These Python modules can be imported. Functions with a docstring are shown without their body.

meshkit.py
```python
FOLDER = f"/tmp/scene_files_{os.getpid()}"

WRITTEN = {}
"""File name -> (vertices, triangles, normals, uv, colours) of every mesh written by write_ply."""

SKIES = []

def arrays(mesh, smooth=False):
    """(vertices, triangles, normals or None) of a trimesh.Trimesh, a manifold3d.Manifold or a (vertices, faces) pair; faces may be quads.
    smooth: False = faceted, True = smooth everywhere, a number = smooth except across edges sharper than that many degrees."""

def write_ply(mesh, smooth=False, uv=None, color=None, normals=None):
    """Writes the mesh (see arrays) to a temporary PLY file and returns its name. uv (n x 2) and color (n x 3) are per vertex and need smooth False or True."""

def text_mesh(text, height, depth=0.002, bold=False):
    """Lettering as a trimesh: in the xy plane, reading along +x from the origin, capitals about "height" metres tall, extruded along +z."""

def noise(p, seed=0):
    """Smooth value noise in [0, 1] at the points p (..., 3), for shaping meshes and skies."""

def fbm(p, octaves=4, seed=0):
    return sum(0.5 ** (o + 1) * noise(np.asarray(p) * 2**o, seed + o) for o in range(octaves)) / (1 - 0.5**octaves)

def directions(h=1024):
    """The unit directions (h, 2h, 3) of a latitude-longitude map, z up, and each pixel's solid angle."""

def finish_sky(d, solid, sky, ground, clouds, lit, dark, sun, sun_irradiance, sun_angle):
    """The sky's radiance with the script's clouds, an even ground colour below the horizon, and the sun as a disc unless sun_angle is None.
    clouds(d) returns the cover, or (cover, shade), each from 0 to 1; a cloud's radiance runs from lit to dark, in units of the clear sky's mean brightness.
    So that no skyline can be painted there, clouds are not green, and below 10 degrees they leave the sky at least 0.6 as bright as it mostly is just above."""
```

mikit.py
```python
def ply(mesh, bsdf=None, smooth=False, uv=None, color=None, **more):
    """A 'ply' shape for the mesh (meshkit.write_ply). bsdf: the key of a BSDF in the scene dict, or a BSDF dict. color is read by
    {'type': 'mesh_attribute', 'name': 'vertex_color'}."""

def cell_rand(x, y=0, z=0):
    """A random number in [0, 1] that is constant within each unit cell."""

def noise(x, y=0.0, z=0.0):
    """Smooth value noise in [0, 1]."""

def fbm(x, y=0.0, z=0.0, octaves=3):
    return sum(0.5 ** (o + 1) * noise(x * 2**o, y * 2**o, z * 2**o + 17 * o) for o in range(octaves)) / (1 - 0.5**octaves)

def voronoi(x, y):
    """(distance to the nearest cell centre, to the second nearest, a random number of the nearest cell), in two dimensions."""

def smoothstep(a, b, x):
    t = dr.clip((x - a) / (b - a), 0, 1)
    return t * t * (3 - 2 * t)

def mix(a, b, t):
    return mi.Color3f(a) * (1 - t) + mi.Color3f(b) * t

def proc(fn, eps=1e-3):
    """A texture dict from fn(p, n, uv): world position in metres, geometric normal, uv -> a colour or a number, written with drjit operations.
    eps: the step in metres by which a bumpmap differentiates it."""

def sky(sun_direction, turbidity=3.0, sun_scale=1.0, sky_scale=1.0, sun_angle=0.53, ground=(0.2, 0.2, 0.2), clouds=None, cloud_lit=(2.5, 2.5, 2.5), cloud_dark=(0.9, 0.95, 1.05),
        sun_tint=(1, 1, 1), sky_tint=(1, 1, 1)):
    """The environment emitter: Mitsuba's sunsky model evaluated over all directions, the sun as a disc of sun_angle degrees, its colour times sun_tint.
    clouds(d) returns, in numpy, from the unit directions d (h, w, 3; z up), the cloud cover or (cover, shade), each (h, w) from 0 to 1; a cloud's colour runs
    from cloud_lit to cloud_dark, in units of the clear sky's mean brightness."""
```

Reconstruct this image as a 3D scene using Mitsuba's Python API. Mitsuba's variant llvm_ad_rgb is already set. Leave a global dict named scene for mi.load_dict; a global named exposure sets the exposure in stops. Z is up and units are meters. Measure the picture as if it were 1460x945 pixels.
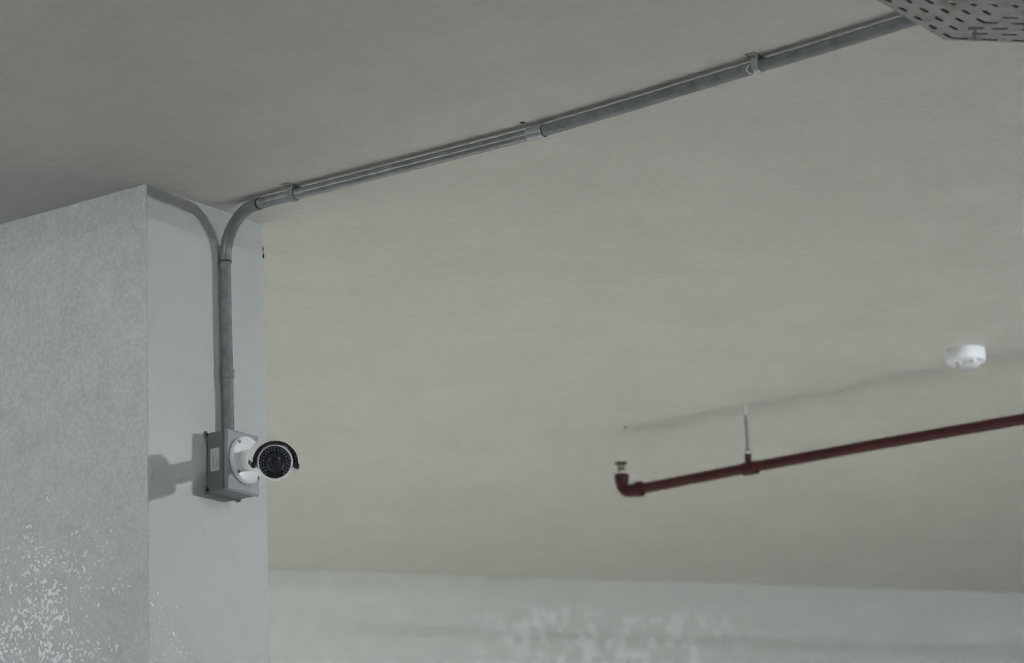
import math, random
import numpy as np
import trimesh
import drjit as dr
import mitsuba as mi
import mikit, meshkit
from shapely.geometry import Polygon, LineString, Point
from shapely.ops import unary_union

T = mi.ScalarTransform4f
rng = np.random.default_rng(7)
random.seed(7)
scene, labels = {'type': 'scene'}, {}

# ------------------------------------------------------------------ camera
EYE = np.array([3.7505, -4.2225, 1.5301])
FWD = np.array([-0.5464, 0.7942, 0.2660])
UP = np.array([0.1817, -0.1977, 0.9633])
scene['camera'] = {
    'type': 'thinlens', 'fov': 19.067, 'fov_axis': 'x', 'aperture_radius': 0.013, 'focus_distance': 5.85,
    'near_clip': 0.05, 'far_clip': 100.0,
    'to_world': T().look_at(origin=EYE.tolist(), target=(EYE + FWD).tolist(), up=UP.tolist())}
exposure = -0.07

# ------------------------------------------------------------------ light levels (the lamps are built further down)
BULKHEAD = [860.0, 925.0, 965.0]          # radiance of the round ceiling lamp
FILL_FLOOD = [1340.0, 1400.0, 1400.0]        # intensity of the added floodlights, for floor bounce and column fill
FILL_TUBE = [1120.0, 1170.0, 1185.0]         # radiance of the added fluorescent tubes, unseen soft fill
FILL_TUBE_SPOTS = [(1.6, -8.6, 0.0, 1.0, 'long fluorescent tube lamp added as soft fill, out of view behind the camera'), (8.8, -3.0, 1.57, 0.80, 'long fluorescent tube lamp added as soft fill, out of view to the right of the camera')]
BULKHEAD_SPOTS = [(2.75, 2.2)]

# ------------------------------------------------------------------ materials
def lin(r, g, b):
    f = lambda c: c / 12.92 if c <= 0.04045 else ((c + 0.055) / 1.055) ** 2.4
    return [f(r / 255), f(g / 255), f(b / 255)]

def rgb(c):
    return {'type': 'rgb', 'value': list(map(float, c))}

def principled(color, rough=0.5, metallic=0.0, **kw):
    d = {'type': 'principled', 'base_color': color if isinstance(color, dict) else rgb(color), 'roughness': rough, 'metallic': metallic}
    d.update(kw)
    return d

def two(b):
    return {'type': 'twosided', 'bsdf': b}

def bump(fn, scale, b, eps=1e-3):
    return {'type': 'bumpmap', 'texture': mikit.proc(fn, eps), 'scale': float(scale), 'bsdf': b}

# ceiling: off-white emulsion rolled on concrete, faint blotches and roller stipple
def ceiling_color(p, n, uv):
    big = mikit.fbm(p.x * 0.9, p.y * 0.9, 3.0, 3) - 0.5
    mid = mikit.fbm(p.x * 7, p.y * 7, 9.0, 3) - 0.5
    fine = mikit.noise(p.x * 130, p.y * 130, 2.0) - 0.5
    v = 1 + 0.10 * big + 0.10 * mid + 0.06 * fine + 0.04 * (mikit.noise(p.x * 55, p.y * 55, 6.0) - 0.5)
    return mi.Color3f(0.542, 0.545, 0.526) * v

def ceiling_bump(p, n, uv):
    return 0.6 * mikit.fbm(p.x * 70, p.y * 70, 1.0, 2) + 0.4 * mikit.noise(p.x * 14, p.y * 14, 4.0)

# column: grey-white lumpy paint over rough concrete, white flecks where the coat has blistered
def flecks(p, n):
    left = dr.select(mi.Float(n.y) < -0.5, mi.Float(1), mi.Float(0))
    a = dr.select(left > 0.5, mi.Float(p.x), mi.Float(p.y))
    z = mi.Float(p.z)
    depth = mikit.smoothstep(2.98, 2.60, z)
    side = mikit.smoothstep(0.06, -0.30, a)
    dl = depth * (0.45 + 0.55 * side) * mikit.smoothstep(-0.01, -0.06, a)
    drt = 0.62 * mikit.smoothstep(2.72, 2.50, z) * mikit.smoothstep(0.22, 0.05, a)
    dl = dl + 0.42 * mikit.smoothstep(3.29, 3.37, z)
    dens = dr.select(left > 0.5, dl, drt)
    patch = mikit.fbm(a * 16, z * 16, 5.0, 2)
    jx, jz = 0.25 * mikit.noise(a * 420, z * 420, 8.0), 0.25 * mikit.noise(a * 420, z * 420, 18.0)
    k = 0.6 * mikit.noise(a * 190 + jx * 4, z * 190 + jz * 4, 3.0) + 0.4 * mikit.noise(a * 290, z * 290, 6.0)
    th = 1.03 - 0.46 * dens - 0.26 * (patch - 0.5)
    th = dr.select(dens < 0.02, mi.Float(2), th)
    return mikit.smoothstep(th, th + 0.05, k)

def column_color(p, n, uv):
    left = dr.select(mi.Float(n.y) < -0.5, mi.Float(1), mi.Float(0))
    a = mi.Float(p.x) + mi.Float(p.y)
    big = mikit.fbm(a * 3, p.z * 4, 3.0, 3) - 0.5
    mid = mikit.fbm(a * 28, p.z * 28, 9.0, 3) - 0.5
    grain = mikit.noise(a * 170, p.z * 170, 2.0) - 0.5
    v = 1 + 0.10 * big + (0.05 + 0.11 * left) * mid + (0.04 + 0.14 * left) * grain
    c = mi.Color3f(0.525, 0.545, 0.542) * v
    return mikit.mix(c, mi.Color3f(0.95, 0.965, 0.98), flecks(p, n))

def column_bump(p, n, uv):
    left = dr.select(mi.Float(n.y) < -0.5, mi.Float(1), mi.Float(0.35))
    a = mi.Float(p.x) + mi.Float(p.y)
    return 0.35 * left * mikit.fbm(a * 90, p.z * 90, 1.0, 2) + 0.4 * flecks(p, n) + 0.25 * left * mikit.noise(a * 26, p.z * 26, 7.0)

# far wall: the same paint with pale mottled patches in one band
WALL_A = np.array([-2.2914, 3.1613]); WALL_B = np.array([-0.7255, 5.3448])
WALL_DIR = (WALL_B - WALL_A) / np.linalg.norm(WALL_B - WALL_A)
WALL_LEN = float(np.linalg.norm(WALL_B - WALL_A))

def wall_color(p, n, uv):
    s = (mi.Float(p.x) - float(WALL_A[0])) * float(WALL_DIR[0]) + (mi.Float(p.y) - float(WALL_A[1])) * float(WALL_DIR[1])
    z = mi.Float(p.z)
    big = mikit.fbm(s * 2, z * 2, 3.0, 3) - 0.5
    mid = mikit.fbm(s * 16, z * 22, 9.0, 3) - 0.5
    c = mi.Color3f(0.615, 0.64, 0.622) * (1 + 0.10 * big + 0.10 * mid)
    region = mikit.smoothstep(0.55, 0.95, s) * mikit.smoothstep(1.75, 1.25, s) * mikit.smoothstep(3.02, 3.12, z) * mikit.smoothstep(3.335, 3.27, z)
    k = mikit.fbm(s * 34, z * 26, 5.0, 4)
    pale_mix = mikit.smoothstep(0.42, 0.72, k) * region
    return mikit.mix(c, mi.Color3f(0.80, 0.84, 0.86), pale_mix * 0.8)

def floor_color(p, n, uv):
    v = 1 + 0.25 * (mikit.fbm(p.x * 1.5, p.y * 1.5, 1.0, 4) - 0.5)
    return mi.Color3f(0.27, 0.265, 0.25) * v

def steel_color(p, n, uv):
    a = mikit.fbm(p.x * 60, p.y * 220, p.z * 60, 3) - 0.5
    b = mikit.fbm(p.x * 16, p.y * 16, p.z * 16, 2) - 0.5
    return mi.Color3f(0.205, 0.218, 0.230) * (1 + 0.6 * a + 0.4 * b)

def tray_color(p, n, uv):
    a = mikit.fbm(p.x * 40, p.y * 40, 2.0, 3) - 0.5
    dirt = mikit.smoothstep(0.60, 0.80, mikit.fbm(p.x * 22 + 5, p.y * 22, 8.0, 3))
    return mikit.mix(mi.Color3f(0.33, 0.345, 0.345) * (1 + 0.35 * a), mi.Color3f(0.16, 0.16, 0.157), dirt * 0.6)

def red_color(p, n, uv):
    v = 1 + 0.5 * (mikit.fbm(p.x * 30, p.y * 30, p.z * 30, 2) - 0.5)
    return mi.Color3f(0.048, 0.0085, 0.0105) * v

scene['ceiling_paint'] = two(bump(ceiling_bump, 0.0022, principled(mikit.proc(ceiling_color), 0.62, specular=0.35), 1.5e-3))
scene['column_paint'] = two(bump(column_bump, 0.0034, principled(mikit.proc(column_color), 0.5, specular=0.4), 1e-3))
scene['wall_paint'] = two(principled(mikit.proc(wall_color), 0.5, specular=0.4))
scene['floor_concrete'] = two(principled(mikit.proc(floor_color), 0.6))
scene['plain_wall'] = two(principled([0.20, 0.205, 0.205], 0.7))
scene['galvanised'] = two(principled(mikit.proc(steel_color), 0.55, 0.05, specular=0.4))
scene['galvanised_shiny'] = two(principled(mikit.proc(steel_color), 0.27, 0.12, specular=0.9, clearcoat=0.5, clearcoat_gloss=0.8))
scene['painted_steel'] = two(principled([0.18, 0.193, 0.195], 0.36, 0.2))
scene['dark_joint'] = two(principled([0.05, 0.052, 0.055], 0.6))
scene['bright_zinc'] = two(principled([0.40, 0.415, 0.44], 0.36, 0.35))
scene['glint_wire'] = two(principled([0.75, 0.76, 0.77], 0.35, 0.2))  # pale tone paints the glint at the second clip
scene['tray_steel'] = two(principled(mikit.proc(tray_color), 0.5, 0.35))
scene['tee_dark_grey'] = two(principled([0.10, 0.105, 0.105], 0.6, 0.2))
scene['red_enamel'] = two(principled(mikit.proc(red_color), 0.5, specular=0.3))
scene['brass'] = two(principled([0.12, 0.115, 0.085], 0.45, 0.4))
scene['white_tape'] = two(principled([0.68, 0.70, 0.68], 0.7))
scene['pale_plug'] = two(principled([0.56, 0.57, 0.55], 0.8))
scene['grey_plastic_lid'] = two(principled([0.275, 0.285, 0.325], 0.42))
scene['grey_plastic'] = two(principled([0.135, 0.148, 0.158], 0.45))
scene['sticker_paper'] = two(principled([0.47, 0.48, 0.49], 0.6))
scene['sticker_ink'] = two(principled([0.30, 0.31, 0.33], 0.7))
scene['white_plastic'] = two(principled([0.80, 0.82, 0.84], 0.32))
scene['visor_plastic'] = two(principled([0.70, 0.68, 0.64], 0.4))
scene['black_rubber'] = two(principled([0.010, 0.011, 0.013], 0.35))
scene['black_gloss'] = two(principled([0.008, 0.009, 0.013], 0.22))
scene['led_clear'] = two(principled([0.10, 0.105, 0.17], 0.25))
scene['lens_coating'] = two(principled([0.006, 0.006, 0.012], 0.08, clearcoat=1.0, clearcoat_gloss=0.95))
scene['cover_pane'] = {'type': 'thindielectric', 'int_ior': 1.16, 'ext_ior': 1.0}
scene['screw_steel'] = two(principled([0.30, 0.31, 0.32], 0.35, 0.8))
scene['smoke_white'] = two(principled([0.82, 0.83, 0.88], 0.35))
scene['smoke_grey'] = two(principled([0.50, 0.51, 0.53], 0.4))
scene['hole_dark'] = two(principled([0.03, 0.03, 0.03], 0.9))
scene['lamp_housing'] = two(principled([0.7, 0.7, 0.7], 0.5))
scene['lamp_dark'] = two(principled([0.06, 0.06, 0.065], 0.5))

# ------------------------------------------------------------------ mesh helpers
def box(x0, x1, y0, y1, z0, z1, ch=0.0):
    if ch <= 0:
        m = trimesh.creation.box(extents=[x1 - x0, y1 - y0, z1 - z0])
        m.apply_translation([(x0 + x1) / 2, (y0 + y1) / 2, (z0 + z1) / 2])
        return m
    pts = []
    for X, sx in ((x0, 1), (x1, -1)):
        for Y, sy in ((y0, 1), (y1, -1)):
            for Z, sz in ((z0, 1), (z1, -1)):
                pts += [(X, Y + sy * ch, Z + sz * ch), (X + sx * ch, Y, Z + sz * ch), (X + sx * ch, Y + sy * ch, Z)]
    return trimesh.convex.convex_hull(np.array(pts))

def frame(a):
    a = np.asarray(a, float); a = a / np.linalg.norm(a)
    h = np.array([0, 0, 1.0]) if abs(a[2]) < 0.9 else np.array([1.0, 0, 0])
    u = np.cross(h, a); u /= np.linalg.norm(u)
    return u, np.cross(a, u), a

def lathe(profile, origin=(0, 0, 0), axis=(0, 0, 1), seg=48):
    """profile: (radius, height) pairs, run so that the outside lies to the right when going up the axis."""
    u, v, a = frame(axis)
    th = np.linspace(0, 2 * np.pi, seg, endpoint=False)
    ring = np.cos(th)[:, None] * u + np.sin(th)[:, None] * v
    V = np.concatenate([np.asarray(origin) + r * ring + h * a for r, h in profile])
    F = []
    for i in range(len(profile) - 1):
        for k in range(seg):
            k2 = (k + 1) % seg
            A, B, C, D = i * seg + k, i * seg + k2, (i + 1) * seg + k2, (i + 1) * seg + k
            F += [(A, B, C), (A, C, D)]
    m = trimesh.Trimesh(V, F, process=True)
    m.update_faces(m.nondegenerate_faces())
    return m

def sweep(points, radius, seg=28, cap=True):
    P = np.asarray(points, float)
    tang = np.gradient(P, axis=0); tang /= np.linalg.norm(tang, axis=1, keepdims=True)
    u, v, _ = frame(tang[0])
    rings = []
    th = np.linspace(0, 2 * np.pi, seg, endpoint=False)
    rad = np.broadcast_to(radius, len(P))
    for p, t, r in zip(P, tang, rad):
        u = u - t * (u @ t); u /= np.linalg.norm(u); v = np.cross(t, u)
        rings.append(p + r * (np.cos(th)[:, None] * u + np.sin(th)[:, None] * v))
    V = np.concatenate(rings); F = []
    for i in range(len(P) - 1):
        for k in range(seg):
            k2 = (k + 1) % seg
            F += [(i * seg + k, i * seg + k2, (i + 1) * seg + k2), (i * seg + k, (i + 1) * seg + k2, (i + 1) * seg + k)]
    if cap:
        V = np.vstack([V, P[0], P[-1]]); a, b = len(V) - 2, len(V) - 1; o = (len(P) - 1) * seg
        for k in range(seg):
            k2 = (k + 1) % seg
            F += [(a, k2, k), (b, o + k, o + k2)]
    return trimesh.Trimesh(V, F, process=False)

def extrude(poly, h):
    return trimesh.creation.extrude_polygon(poly, h, engine='earcut')

def cat(*ms):
    return trimesh.util.concatenate(list(ms))

def put(m, origin, ex, ey, ez):
    """moves a mesh from its own axes to world axes ex, ey, ez at origin"""
    M = np.eye(4); M[:3, 0], M[:3, 1], M[:3, 2], M[:3, 3] = ex, ey, ez, origin
    m = m.copy(); m.apply_transform(M)
    return m

def numbered(key):
    if key not in scene and key not in labels:
        return key
    i = 1
    while f'{key}_{i:03d}' in scene or f'{key}_{i:03d}' in labels:
        i += 1
    return f'{key}_{i:03d}'

def part(name, mesh, mat, parent=None, label=None, smooth=30, **more):
    key = numbered(f'{parent}__{name}' if parent else name)
    scene[key] = mikit.ply(mesh, mat, smooth=smooth, **more)
    if label:
        labels[key] = {'label': label}
    return key

def structure(name, mesh, mat, label, smooth=False):
    key = part(name, mesh, mat, smooth=smooth)
    labels[key] = {'label': label, 'kind': 'structure'}
    return key

def thing(name, label, category, group=None):
    key = numbered(name)
    labels[key] = {'label': label, 'category': category}
    if group:
        labels[key]['group'] = group
    return key

# ------------------------------------------------------------------ the room
H = 3.4
structure('ceiling', box(-9, 10, -10, 12, H, H + 0.25), 'ceiling_paint', 'off-white painted concrete ceiling slab of the parking garage')
structure('floor', box(-9, 10, -10, 12, -0.2, 0), 'floor_concrete', 'bare concrete garage floor below the ceiling')
n_in = np.array([WALL_DIR[1], -WALL_DIR[0], 0.0])            # towards the camera
far = put(box(-5.2, WALL_LEN + 5.5, -0.25, 0, 0, H), [*WALL_A, 0], [*WALL_DIR, 0], n_in, [0, 0, 1])
far.invert()                                                  # the axes above are left-handed
structure('wall_far', far, 'wall_paint', 'pale grey painted wall behind the red pipe with whitish patches near its top')
structure('wall_left', box(-9.2, -9, -10, 12, 0, H), 'plain_wall', 'plain grey side wall left of the column, outside the view')
structure('wall_right', box(10, 10.2, -10, 12, 0, H), 'plain_wall', 'plain grey side wall right of the camera, outside the view')
structure('wall_back', box(-9, 10, -10.2, -10, 0, H), 'plain_wall', 'plain grey wall behind the camera')
structure('wall_end', box(-9, 10, 12, 12.2, 0, H), 'plain_wall', 'plain grey end wall on the far right, outside the view')

# drilled holes in the ceiling
def hole(x, y, r):
    c = lathe([(0.0001, -0.0008), (r * 0.7, -0.0009), (r, -0.0002), (r, 0.004)][::-1], (x, y, H), (0, 0, 1), 14)
    c.invert() if c.volume < 0 else None
    return part('anchor_hole', c, 'hole_dark', 'ceiling', smooth=False)
hole(0.7578, 0.1875, 0.0055)
hole(-0.4126, 2.335, 0.0055)

# ------------------------------------------------------------------ column
def column_mesh():
    cx0, cx1, cy0, cy1 = -0.9, 0.0, 0.0, 0.355
    step = 0.007
    def side(a, b, fine=True):
        a, b = np.array(a), np.array(b); L = np.linalg.norm(b - a)
        n = max(2, int(L / (step if fine else 0.08)))
        t = np.linspace(0, 1, n, endpoint=False)[:, None]
        return a + (b - a) * t
    e = 0.0025
    base = np.vstack([side((cx0, cy0), (cx1 - e, cy0)), side((cx1 - e, cy0), (cx1, cy0 + e)), side((cx1, cy0 + e), (cx1, cy1 - e)),
                      side((cx1, cy1 - e), (cx1 - e, cy1)), side((cx1 - e, cy1), (cx0, cy1), False), side((cx0, cy1), (cx0, cy0), False)])
    nrm = np.roll(base, -1, 0) - np.roll(base, 1, 0); nrm = np.stack([nrm[:, 1], -nrm[:, 0]], 1); nrm /= np.linalg.norm(nrm, axis=1, keepdims=True)
    zs = np.concatenate([np.linspace(0, 2.25, 10), np.arange(2.26, H, step), [H]])
    B = np.repeat(base[None], len(zs), 0); Z = np.repeat(zs[:, None], len(base), 1)
    P = np.concatenate([B, Z[..., None]], -1)
    left = (nrm[:, 1] < -0.5)
    near = np.minimum(np.abs(base[:, 0] - 0) + np.abs(base[:, 1] - 0), np.abs(base[:, 0]) + np.abs(base[:, 1] - cy1))
    edge = np.exp(-(near / 0.012) ** 2)
    d = 0.0016 * (meshkit.fbm(P * 40, 2, 3) - 0.5) * np.where(left, 1.0, 0.35) + 0.0022 * (meshkit.fbm(P * 7, 2, 9) - 0.5)
    d = d - 0.004 * edge * np.clip(meshkit.fbm(P * 30, 3, 21) - 0.5, 0, 1)
    P[..., :2] += nrm[None] * d[..., None]
    nz, nb = P.shape[:2]
    idx = np.arange(nz * nb).reshape(nz, nb)
    a, b, c, dd = idx[:-1], np.roll(idx, -1, 1)[:-1], np.roll(idx, -1, 1)[1:], idx[1:]
    F = np.concatenate([np.stack([a, b, c], -1).reshape(-1, 3), np.stack([a, c, dd], -1).reshape(-1, 3)])
    return trimesh.Trimesh(P.reshape(-1, 3), F, process=False)

col = thing('column', 'thick painted concrete column at the left, flecked white low down, carrying the camera', 'column')
part('shaft', column_mesh(), 'column_paint', col, smooth=40)
# two small chips knocked out of the far vertical edge, showing dark concrete
def chip(y, z, h, w):
    pts = rng.normal(size=(26, 3)); pts /= np.linalg.norm(pts, axis=1, keepdims=True)
    m = trimesh.convex.convex_hull(pts * np.array([0.0022, w, h]) * (0.75 + 0.5 * rng.random((26, 1))))
    m.apply_translation([-0.0005, y, z]); return m
part('chip', chip(0.3525, 3.352, 0.009, 0.0022), 'hole_dark', col, 'dark chipped mark on the edge', smooth=False)
part('chip', chip(0.3530, 3.336, 0.007, 0.0028), 'hole_dark', col, 'dark chipped mark on the edge', smooth=False)

# ------------------------------------------------------------------ conduit
con = thing('conduit', 'galvanised steel conduit rising from the grey box and running along the ceiling to the tray', 'conduit')
R0, ZC = 0.0111, 3.383
def lerp_path(knots, n):
    K = np.array(knots, float); s = np.r_[0, np.cumsum(np.linalg.norm(np.diff(K, axis=0), axis=1))]
    t = np.linspace(0, s[-1], n)
    from scipy.interpolate import PchipInterpolator
    return PchipInterpolator(s, K)(t)
low = lerp_path([(0.016, 0.2206, 2.936), (0.0155, 0.2192, 3.05), (0.0155, 0.2172, 3.17), (0.0155, 0.2162, 3.293)], 14)
part('lower_tube', sweep(low, R0 - 0.0006), 'galvanised', con, 'dull grey vertical tube on the column', smooth=60)
rb = 0.088
arc = [(0.0155, 0.2162, 3.289)]
for k in range(17):
    t = k / 16 * math.pi / 2
    arc.append((0.0155 + rb * (1 - math.cos(t)), 0.2162 - 0.016 * (k / 16) ** 1.5, ZC - rb + rb * math.sin(t)))
arc.append((0.118, 0.1990, ZC))
part('elbow', sweep(arc, R0 + 0.0008), 'painted_steel', con, 'smooth grey bend where the pipe turns onto the ceiling', smooth=60)
part('joint_ring', sweep([(0.0155, 0.2162, 3.2868), (0.0155, 0.2162, 3.2905)], R0 + 0.0012), 'dark_joint', con, 'dark seam ring', smooth=60)
part('joint_ring', sweep([(0.1165, 0.1992, ZC), (0.1195, 0.1988, ZC)], R0 + 0.0012), 'dark_joint', con, 'dark seam ring', smooth=60)
run1 = lerp_path([(0.115, 0.1992, ZC), (0.3254, 0.2029, ZC), (0.6051, 0.2085, ZC), (0.772, 0.2108, ZC)], 30)
run2 = lerp_path([(0.772, 0.2108, ZC), (0.8400, 0.2070, ZC), (0.9889, 0.1985, ZC), (1.177, 0.1838, ZC), (1.383, 0.1700, ZC), (1.4991, 0.1603, ZC), (1.6425, 0.148, ZC)], 40)
part('long_tube', sweep(run1, R0 - 0.0003), 'galvanised_shiny', con, 'shinier ceiling tube left of the coupling', smooth=60)
part('long_tube', sweep(run2, R0 - 0.0001), 'galvanised', con, smooth=60)
cp = np.array([(0.7525, 0.2106, ZC), (0.7545, 0.2107, ZC), (0.7875, 0.2103, ZC), (0.7895, 0.2102, ZC)])
part('coupling', sweep(cp, [R0 + 0.0004, R0 + 0.0016, R0 + 0.0016, R0 + 0.0006]), 'bright_zinc', con, 'brighter coupling sleeve joining the two ceiling tubes', smooth=40)
part('joint_ring', sweep([(0.7893, 0.2102, ZC), (0.7912, 0.2101, ZC)], R0 + 0.0009), 'dark_joint', con, 'dark seam ring', smooth=60)
# collar with lock screws half way down the column
part('collar', sweep([(0.0155, 0.2189, 3.049), (0.0155, 0.2188, 3.0505), (0.0155, 0.2186, 3.0675), (0.0155, 0.2185, 3.069)], [R0, R0 + 0.0011, R0 + 0.0011, R0]), 'galvanised', con, 'narrow collar on the vertical tube', smooth=40)
for dz in (0.004, 0.0145):
    part('collar_screw', lathe([(0.0018, -0.001), (0.0022, 0.001), (0.0018, 0.0022), (0.0001, 0.0024)], (0.0155 + (R0 + 0.001) * 0.75, 0.2188 + (R0 + 0.001) * 0.62, 3.0505 + dz), (0.75, 0.62, 0.1), 10), 'bright_zinc', con, smooth=False)

def saddle(x, y, mat):
    """two-lug saddle: omega strap under the tube, spacer plate and screws on the ceiling"""
    w = 0.0125; t = 0.0016; r = R0 + 0.0004; gap = H - ZC
    inner = [(-r, gap - 0.001)] + [(r * math.cos(a), r * math.sin(a)) for a in np.linspace(math.pi, 2 * math.pi, 25)] + [(r, gap - 0.001)]
    prof = LineString([(-0.024, gap - 0.0012)] + [(-r - t / 2, gap - 0.0012)] + [((r + t / 2) * math.cos(a), (r + t / 2) * math.sin(a)) for a in np.linspace(math.pi, 2 * math.pi, 25)] + [(r + t / 2, gap - 0.0012), (0.024, gap - 0.0012)])
    m = extrude(prof.buffer(t / 2, cap_style=2, join_style=1), w)
    m = put(m, [x - w / 2, y, ZC], [0, 1, 0], [0, 0, 1], [1, 0, 0])
    k = part('saddle_clip', m, mat, con, 'small clip strapping the tube to the ceiling', smooth=40)
    part('spacer_plate', box(x - 0.011, x + 0.011, y - 0.03, y + 0.03, H - 0.0005, H + 0.0005), 'galvanised', k, smooth=False)
    for s in (-1, 1):
        part('screw', lathe([(0.0001, -0.0042), (0.0026, -0.0038), (0.0042, -0.0022), (0.0042, -0.0016)], (x, y + s * 0.0185, H), (0, 0, 1), 14), 'screw_steel', k, smooth=False)
saddle(0.2035, 0.2008, 'galvanised')
saddle(1.268, 0.1775, 'bright_zinc')
# twisted tie wire round the second clip, coloured pale to paint the glint there
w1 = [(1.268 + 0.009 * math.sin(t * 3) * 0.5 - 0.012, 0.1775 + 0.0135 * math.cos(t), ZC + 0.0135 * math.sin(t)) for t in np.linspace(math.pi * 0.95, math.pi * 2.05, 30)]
part('tie_wire', sweep(w1, 0.0013, 8), 'glint_wire', con, 'wire beside the clip, coloured pale as a glint', smooth=60)

# ------------------------------------------------------------------ junction box
bx0, bx1, by0, by1, bz0, bz1 = 0.0015, 0.0555, 0.1671, 0.2642, 2.8148, 2.9346
jb = thing('junction_box', 'square grey plastic junction box on the column under the vertical conduit', 'junction box')
part('body', box(bx0, bx1 - 0.010, by0 + 0.0012, by1 - 0.0012, bz0 + 0.0012, bz1 - 0.0012, 0.003), 'grey_plastic', jb, smooth=25)
part('lid', box(bx1 - 0.0098, bx1, by0, by1, bz0, bz1, 0.0025), 'grey_plastic_lid', jb, 'lighter grey front lid', smooth=25)
for yy in (by0 - 0.001, by1 + 0.001):
    for zz in (bz0 + 0.005, bz1 - 0.005):
        s = -1 if yy < 0.2 else 1
        lug = part('mounting_lug', box(0.0008, 0.0052, yy - 0.0025 if s < 0 else yy - 0.004, yy + 0.004 if s < 0 else yy + 0.0025, zz - 0.0075, zz + 0.0075, 0.001), 'grey_plastic', jb, smooth=False)
        part('screw', lathe([(0.0031, 0.0), (0.0031, 0.0015), (0.0022, 0.0024), (0.0001, 0.0026)], (0.0052, yy + s * 0.0008, zz), (1, 0, 0), 12), 'hole_dark', lug, 'dark screw head', smooth=False)
# white sticker on the side of the body that faces the camera's left
sx0, sx1, sz0, sz1 = 0.0125, 0.0345, 2.855, 2.9
st = part('sticker', box(sx0, sx1, by0 + 0.0004, by0 + 0.0014, sz0, sz1), 'sticker_paper', jb, 'whitish rectangular sticker with faint lines of print', smooth=False)
for i in range(5):
    xx = sx0 + 0.004 + i * 0.0036
    ln = (0.030, 0.024, 0.032, 0.020, 0.028)[i]
    part('print_line', box(xx, xx + 0.0011, by0 + 0.0002, by0 + 0.0006, sz0 + 0.006, sz0 + 0.006 + ln), 'sticker_ink', st, smooth=False)
# threaded conduit entry on top
part('conduit_entry', lathe([(0.0118, -0.004), (0.0150, -0.004), (0.0150, 0.004), (0.0135, 0.006), (0.0118, 0.006)], (0.0165, 0.2206, bz1), (0, 0, 1), 24), 'galvanised', jb, smooth=30)

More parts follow.
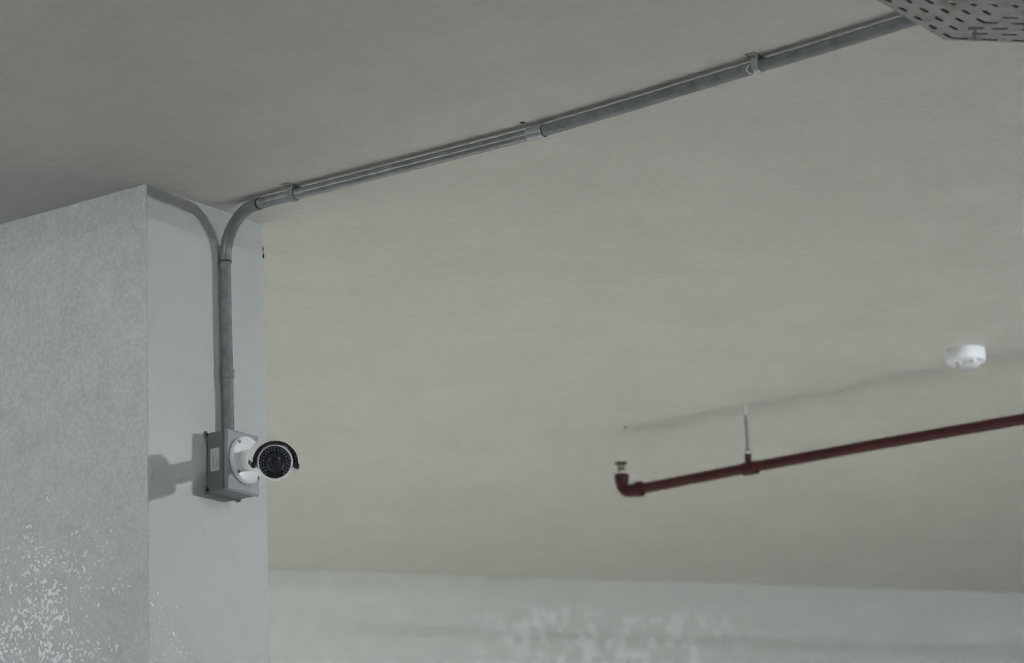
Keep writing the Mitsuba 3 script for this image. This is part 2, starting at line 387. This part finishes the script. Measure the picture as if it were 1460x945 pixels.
# ------------------------------------------------------------------ security camera
cam = thing('security_camera', 'white bullet security camera with black visor edge fixed on the grey box, facing forward', 'security camera')
B = np.array([bx1, 0.2200, 2.8790])
base = lathe([(0.0001, -0.0), (0.0462, 0.0), (0.0470, 0.0012), (0.0470, 0.0062), (0.0455, 0.0088), (0.0430, 0.0100), (0.0300, 0.0108), (0.0001, 0.0110)], B, (1, 0, 0), 72)
bp = part('mounting_disc', base, 'white_plastic', cam, 'round white mounting disc with four screws', smooth=30)
for dy, dz in ((-0.0235, 0.0265), (0.0265, 0.0235), (-0.0265, -0.0235), (0.0235, -0.0265)):
    part('screw', lathe([(0.0036, 0.0), (0.0036, 0.0010), (0.0020, 0.0018), (0.0020, 0.0008), (0.0001, 0.0008)], B + np.array([0.0099, dy * 1.2, dz * 1.2]), (1, 0, 0), 16), 'screw_steel', bp, smooth=False)
# body axis
front = np.array([0.2320, 0.0951, 2.8261])
to_eye = EYE - front; to_eye /= np.linalg.norm(to_eye)
right = np.cross(-to_eye, [0, 0, 1]); right /= np.linalg.norm(right); upv = np.cross(right, -to_eye)
ax = to_eye + 0.060 * right - 0.060 * upv; ax /= np.linalg.norm(ax)
L = 0.128
back = front - L * ax
# arm: from the disc straight out to the joint under the rear of the body
J = back + 0.012 * ax
armdir = J - B; armdir /= np.linalg.norm(armdir); alen = np.linalg.norm(J - B)
arm = lathe([(0.0225, 0.008), (0.0205, 0.0120), (0.0195, 0.018), (0.0190, alen * 0.55), (0.0185, alen * 0.80), (0.0185, alen * 0.96), (0.0120, alen * 1.0), (0.0001, alen * 1.0)], B, armdir, 48)
part('arm', arm, 'white_plastic', cam, 'stout white arm', smooth=30)
part('arm_joint', trimesh.creation.icosphere(subdivisions=3, radius=0.0225).apply_translation(J), 'white_plastic', cam, smooth=True)
rB = 0.0350
body = lathe([(0.0001, 0.0), (0.026, 0.0), (0.031, 0.002), (0.034, 0.008), (rB, 0.018), (rB, L - 0.010), (rB, L - 0.0025), (rB - 0.0015, L), (rB - 0.0042, L), (rB - 0.0048, L - 0.003), (0.0300, L - 0.004), (0.0001, L - 0.004)], back, ax, 72)
part('body', body, 'white_plastic', cam, 'white cylindrical housing', smooth=30)
fb = part('front_plate', lathe([(0.0300, -0.0042), (0.0302, -0.0032), (0.0001, -0.0032)], front, ax, 64), 'black_gloss', cam, 'glossy black front with a ring of infrared lights', smooth=30)
u_, v_, a_ = frame(ax)
led = lathe([(0.0020, 0.0), (0.0020, 0.0006), (0.0013, 0.0014), (0.0001, 0.0017)], (0, 0, 0), (0, 0, 1), 10)
for ring, num in ((0.0274, 28), (0.0226, 22)):
    for k in range(num):
        t = 2 * math.pi * (k + 0.5 * (ring < 0.025)) / num
        # nothing in the lowest quarter, as in the housing's cable side
        c = math.cos(t) * u_ + math.sin(t) * v_
        if c @ upv < -0.80:
            continue
        part('led', put(led, front - 0.0032 * ax + ring * c, u_, v_, a_), 'led_clear', fb, smooth=True)
lens = part('lens_tube', lathe([(0.0190, -0.0034), (0.0192, -0.0020), (0.0182, -0.0012), (0.0174, -0.0016), (0.0150, -0.0026), (0.0001, -0.0026)], front, ax, 56), 'black_rubber', cam, 'black round lens in the middle of the front', smooth=30)
part('lens_glass', lathe([(0.0125, -0.0026), (0.0110, -0.0018), (0.0075, -0.0012), (0.0035, -0.0010), (0.0001, -0.0009)], front, ax, 48), 'lens_coating', lens, smooth=60)
part('cover_pane', lathe([(0.0302, -0.0004), (0.0001, -0.0004)], front, ax, 64), 'cover_pane', cam, 'clear round front pane', smooth=False)
# visor: half-round shell over the body, white above, black inside, black end feet
def shell(r0, r1, l0, l1, a0, a1, sq=1.0, n=48):
    th = np.linspace(a0, a1, n)
    outer = [(r1 * math.sin(t), sq * r1 * math.cos(t)) for t in th]
    inner = [(r0 * math.sin(t), sq * r0 * math.cos(t)) for t in th[::-1]]
    m = extrude(Polygon(outer + inner), l1 - l0)
    rgt = np.cross(-ax, [0, 0, 1.0]); rgt /= np.linalg.norm(rgt); upp = np.cross(rgt, -ax)
    ca, sa = math.cos(-0.03), math.sin(-0.03)
    ex, ey = ca * rgt + sa * upp, -sa * rgt + ca * upp
    return put(m, front + l0 * ax + 0.0005 * upp, ex, ey, np.cross(ex, ey)), ex, ey
m, ex, ey = shell(0.0425, 0.0440, -0.118, 0.0085, -1.62, 1.62, 0.94)
part('visor', m, 'visor_plastic', cam, 'curved off-white sunshield over the top', smooth=40)
m, _, _ = shell(0.0374, 0.0424, -0.114, 0.0090, -1.60, 1.60, 0.94)
vz = part('visor_lining', m, 'black_rubber', cam, 'black inner edge of the sunshield', smooth=40)
for s in (-1, 1):
    foot = put(box(-0.0040, 0.0040, -0.0055, 0.0055, -0.10, 0.0095, 0.0012), front + s * 0.0405 * ex - 0.0058 * ey, ex, ey, np.cross(ex, ey))
    part('visor_foot', foot, 'black_rubber', vz, smooth=False)

# ------------------------------------------------------------------ cable tray
ZT = 3.33
TX = 1.6440
tray = thing('cable_tray', 'perforated galvanised cable tray hung at the upper right corner where the conduit ends', 'cable tray')
c45 = math.radians(46.0)
dg = np.array([math.cos(c45), math.sin(c45)]); nn = np.array([dg[1], -dg[0]])
K = np.array([TX, 0.1465])
outline = [(TX, -1.4), (TX, K[1]), tuple(K + dg * 0.62)]
end = K + dg * 0.62
outline += [(end[0] + 1.0, end[1]), (end[0] + 1.0, end[1] - 0.40), (TX + 0.42, end[1] - 0.40), (TX + 0.42, -1.4)]
plate = Polygon(outline)
slots = []
def slot(c, d, L=0.026, w=0.0062):
    d = np.asarray(d, float); a, b = np.asarray(c) - d * (L - w) / 2, np.asarray(c) + d * (L - w) / 2
    slots.append(LineString([a, b]).buffer(w / 2, quad_segs=3))
# rows parallel to the straight edge
pitch, dx = 0.0522, 0.0247
for col_i in range(16):
    x = TX + 0.0130 + col_i * dx
    lim = K[1] + (x - TX) * -0.42 - 0.004 if col_i < 4 else K[1] - 0.05
    y = 0.1325 - (pitch / 2 if col_i % 2 else 0)
    while y > -1.35:
        mitre = K + np.array([x - TX, 0])
        # mitre line through the corner splits straight rows from the diagonal ones
        ymax = K[1] + (x - TX) * math.tan(math.radians(-21.0)) - 0.0
        if y < ymax + 0.004 and x < TX + 0.42 - 0.015:
            slot((x, y), (0.03, 1) / np.hypot(0.03, 1))
        y -= pitch
# rows parallel to the diagonal edge
for row in range(12):
    off = 0.0085 + row * 0.0250
    s = 0.0245 + (pitch / 2 if row % 2 else 0) + row * 0.0
    while s < 0.62:
        c = K + dg * s + nn * off
        ymax = K[1] + (c[0] - TX) * math.tan(math.radians(-21.0))
        if c[1] > ymax + 0.012 and plate.buffer(-0.0065).contains(Point(c)):
            slot(c, dg, 0.029)
        s += pitch
perf = plate.difference(unary_union(slots))
part('bottom_plate', extrude(perf, 0.0014).apply_translation([0, 0, ZT]), 'tray_steel', tray, 'perforated base with rows of dark slots', smooth=False)
def wallstrip(a, b, h=0.0655, t=0.0014):
    a, b = np.asarray(a, float), np.asarray(b, float)
    m = extrude(LineString([a, b]).buffer(t / 2, cap_style=2), h); m.apply_translation([0, 0, ZT + 0.0014]); return m
ins = plate.buffer(-0.0012, join_style=2)
ring = list(ins.exterior.coords)
for a, b in zip(ring[:-1], ring[1:]):
    part('side_flange', wallstrip(a, b), 'tray_steel', tray, smooth=False)
# hanging straps up to the slab
for x, y in ((TX + 0.21, -0.55), (TX + 0.21, -1.15), (2.2, 0.40)):
    part('hanger_strap', box(x - 0.015, x + 0.015, y - 0.0015, y + 0.0015, ZT + 0.0014, H + 0.001), 'galvanised', tray, smooth=False)
# dark T-shaped piece under the plate
tb = extrude(unary_union([LineString([(1.7003, 0.1222), (1.7202, 0.1391)]).buffer(0.0028, cap_style=2), LineString([(1.7074, 0.1324), (1.6880, 0.1710)]).buffer(0.0022, cap_style=2)]), 0.0025)
tb.apply_translation([0, 0, ZT - 0.0022])
part('dark_tee', tb, 'tee_dark_grey', tray, 'small dark T shape under the plate', smooth=False)

# ------------------------------------------------------------------ sprinkler pipe
PY, PZ, PR = 2.349, 3.233, 0.0136
sp = thing('sprinkler_pipe', 'dark red fire sprinkler pipe hanging level under the ceiling at the right', 'pipe')
part('long_pipe', sweep([(x, PY, PZ + 0.004 * math.sin(max(0, min(1, (x + 0.4) / 1.1)) * math.pi)) for x in np.linspace(-0.40, 3.2, 40)], PR, 28), 'red_enamel', sp, smooth=60)
# elbow at the left end turning up to the head
ea = [(-0.392, PY, PZ)] + [(-0.4140 - 0.026 * math.sin(t), PY, PZ + 0.026 * (1 - math.cos(t))) for t in np.linspace(0, math.pi / 2, 10)] + [(-0.440, PY, PZ + 0.046)]
el = part('elbow', sweep(ea, 0.0168, 28), 'red_enamel', sp, 'red elbow turning upward at the end', smooth=60)
part('collar', sweep([(-0.396, PY, PZ), (-0.395, PY, PZ), (-0.380, PY, PZ), (-0.379, PY, PZ)], [0.0175, 0.0205, 0.0205, 0.0165]), 'red_enamel', el, smooth=40)
part('collar', sweep([(-0.440, PY, PZ + 0.032), (-0.440, PY, PZ + 0.033), (-0.440, PY, PZ + 0.047), (-0.440, PY, PZ + 0.048)], [0.0168, 0.0188, 0.0188, 0.0175]), 'red_enamel', el, smooth=40)
hd = part('sprinkler_head', lathe([(0.0001, 0.0), (0.0085, 0.0), (0.0085, 0.007), (0.0098, 0.0075), (0.0098, 0.0150), (0.006, 0.0165), (0.0045, 0.020), (0.0001, 0.0205)], (-0.440, PY, PZ + 0.0475), (0, 0, 1), 6 * 4), 'brass', sp, 'small brass sprinkler head pointing up', smooth=30)
part('thread_tape', lathe([(0.0085, 0.0), (0.0115, 0.0), (0.0115, 0.0068), (0.0085, 0.0068)], (-0.440, PY, PZ + 0.0480), (0, 0, 1), 24), 'white_tape', hd, 'white tape round the thread', smooth=30)
for s in (-1, 1):
    fa = [(-0.440 + s * r, PY, PZ + 0.0475 + h) for r, h in ((0.0075, 0.013), (0.0088, 0.018), (0.0085, 0.024), (0.0055, 0.029), (0.002, 0.0315))]
    part('frame_arm', sweep(fa, 0.0019, 8), 'brass', hd, smooth=60)
part('deflector', lathe([(0.0001, 0.0305), (0.0155, 0.0305), (0.0165, 0.0285), (0.0172, 0.0285), (0.0160, 0.0325), (0.0001, 0.0330)], (-0.440, PY, PZ + 0.0475), (0, 0, 1), 28), 'brass', hd, 'flat round deflector plate', smooth=30)
# tee and hanger
TXP = -0.0565
te = part('tee_fitting', sweep([(TXP - 0.016, PY, PZ + 0.0015), (TXP - 0.015, PY, PZ + 0.0015), (TXP + 0.024, PY, PZ + 0.0015), (TXP + 0.025, PY, PZ + 0.0015)], [0.0145, 0.0172, 0.0172, 0.0145]), 'red_enamel', sp, 'red tee with a short upright stub', smooth=40)
part('stub', sweep([(TXP, PY, PZ + 0.004), (TXP, PY, PZ + 0.0385), (TXP, PY, PZ + 0.0395)], [0.0088, 0.0088, 0.0080], 20), 'red_enamel', te, smooth=40)
rd = part('hanger_rod', sweep([(TXP, PY, PZ + 0.038), (TXP, PY, H - 0.012)], 0.0036, 12), 'galvanised', sp, 'thin grey threaded rod up to the ceiling', smooth=60)
part('nut', lathe([(0.0036, 0), (0.0072, 0), (0.0072, 0.007), (0.0036, 0.007)], (TXP, PY, PZ + 0.0395), (0, 0, 1), 6), 'pale_plug', rd, 'pale nut on the stub', smooth=False)
part('washer', lathe([(0.0036, 0), (0.0088, 0), (0.0088, 0.003), (0.0036, 0.003)], (TXP, PY, PZ + 0.0490), (0, 0, 1), 18), 'galvanised', rd, smooth=False)
part('anchor_plug', lathe([(0.0030, -0.026), (0.0045, -0.026), (0.0050, -0.005), (0.0100, -0.003), (0.0100, 0.001)], (TXP, PY, H), (0, 0, 1), 20), 'pale_plug', rd, 'pale anchor in the ceiling', smooth=30)

# ------------------------------------------------------------------ smoke detector
DX, DY = 0.6241, 2.242
sd = thing('smoke_detector', 'small round white smoke detector on the ceiling above the red pipe', 'smoke detector')
part('base', lathe([(0.0001, 0.001), (0.0475, 0.001), (0.0485, -0.003), (0.0485, -0.026), (0.0465, -0.0300), (0.0400, -0.0330), (0.0001, -0.0335)][::-1], (DX, DY, H), (0, 0, 1), 64), 'smoke_white', sd, smooth=30)
part('chamber', lathe([(0.0300, -0.031), (0.0265, -0.0420), (0.0230, -0.0470), (0.0150, -0.0500), (0.0001, -0.0505)][::-1], (DX, DY, H), (0, 0, 1), 48), 'smoke_grey', sd, 'raised sensing chamber below', smooth=30)
for k in range(10):
    t = 2 * math.pi * k / 10
    part('vent_fin', put(box(-0.0015, 0.0015, 0.024, 0.0330, -0.0405, -0.0325, 0.0005), (DX, DY, H), (math.cos(t), math.sin(t), 0), (-math.sin(t), math.cos(t), 0), (0, 0, 1)), 'smoke_white', sd, smooth=False)
part('indicator_lens', lathe([(0.0055, -0.030), (0.0050, -0.0385), (0.0030, -0.0405), (0.0001, -0.0410)][::-1], (DX + 0.034, DY - 0.022, H), (0, 0, 1), 16), 'smoke_white', sd, smooth=40)

# ------------------------------------------------------------------ lamps (outside the frame; floods and tubes are added fill)
def bulkhead(x, y, label):
    t = thing('ceiling_lamp', label, 'ceiling lamp')
    part('base', lathe([(0.0001, 0.0005), (0.10, 0.0005), (0.105, -0.006), (0.105, -0.026), (0.092, -0.032), (0.0001, -0.032)][::-1], (x, y, H), (0, 0, 1), 40), 'lamp_housing', t, smooth=30)
    prof = [(0.082 * math.cos(a), -0.036 - 0.075 * math.sin(a)) for a in np.linspace(0, math.pi / 2 - 0.001, 10)]
    d = lathe(prof[::-1], (x, y, H), (0, 0, 1), 40)
    part('dome', d, 'lamp_housing', t, smooth=True, emitter={'type': 'area', 'radiance': rgb(BULKHEAD)})
for i, (x, y) in enumerate(BULKHEAD_SPOTS):
    bulkhead(x, y, 'round white ceiling lamp out of view')

def fill_flood(pos, aim, label, power=1.0, cut=17.0, beam=8.0, tint=(1, 1, 1)):  # added unseen fixture with a spot beam, for bounce and fill
    pos, aim = np.array(pos, float), np.array(aim, float)
    d = aim - pos; d /= np.linalg.norm(d)
    t = thing('added_flood_lamp', label, 'floodlight')
    u, v, a = frame(d)
    part('housing', put(box(-0.11, 0.11, -0.08, 0.08, -0.09, -0.015, 0.01), pos, u, v, a), 'lamp_dark', t, smooth=False)
    part('bracket', sweep([pos - 0.07 * d, pos - 0.07 * d + [0, 0, 0.15], [pos[0], pos[1], H]], 0.012, 12), 'lamp_dark', t, smooth=40)
    scene[numbered(t + '__beam')] = {'type': 'spot', 'intensity': rgb([power * c * k for c, k in zip(FILL_FLOOD, tint)]), 'cutoff_angle': cut, 'beam_width': beam,
                                     'to_world': T().look_at(origin=pos.tolist(), target=aim.tolist(), up=[0, 0, 1])}
fill_flood((5.2, 3.2, 2.6), (-0.5, 1.0, 0.0), 'upper black floodlight added out of view, its floor bounce brightens the ceiling', 0.61)  # this one and the next are added to brighten the ceiling by bounce
fill_flood((5.2, 3.6, 2.3), (-1.2, 1.8, 0.0), 'lower black floodlight added out of view, its floor bounce brightens the ceiling', 0.74, 12.0, 5.0, (1.10, 1.0, 0.84))

fill_flood((-4.0, -8.6, 3.2), (-0.35, 0.0, 2.60), 'narrow black floodlight added out of view to brighten the left column face', 0.044, 8.0, 3.5)  # added only to lift the left column face

def fill_batten(x, y, ang, label, power):  # added unseen tube lamp, soft fill for column and wall
    t = thing('added_tube_lamp', label, 'added tube lamp')
    ex = np.array([math.cos(ang), math.sin(ang), 0]); ey = np.array([-ex[1], ex[0], 0]); ez = np.array([0, 0, 1.0])
    part('housing', put(box(-0.66, 0.66, -0.045, 0.045, -0.055, 0.0005, 0.004), [x, y, H], ex, ey, ez), 'lamp_housing', t, smooth=False)
    for e in (-1, 1):
        part('lamp_holder', put(box(e * 0.625 - 0.012, e * 0.625 + 0.012, -0.012, 0.012, -0.105, -0.054), [x, y, H], ex, ey, ez), 'lamp_housing', t, smooth=False)
    c = np.array([x, y, H - 0.088])
    tube = sweep([c - 0.612 * ex, c + 0.612 * ex], 0.013, 20)
    if tube.volume < 0:
        tube.invert()
    part('tube', tube, 'lamp_housing', t, smooth=False, emitter={'type': 'area', 'radiance': rgb([power * c for c in FILL_TUBE])})
for x, y, a, power, text in FILL_TUBE_SPOTS:
    fill_batten(x, y, a, text, power)
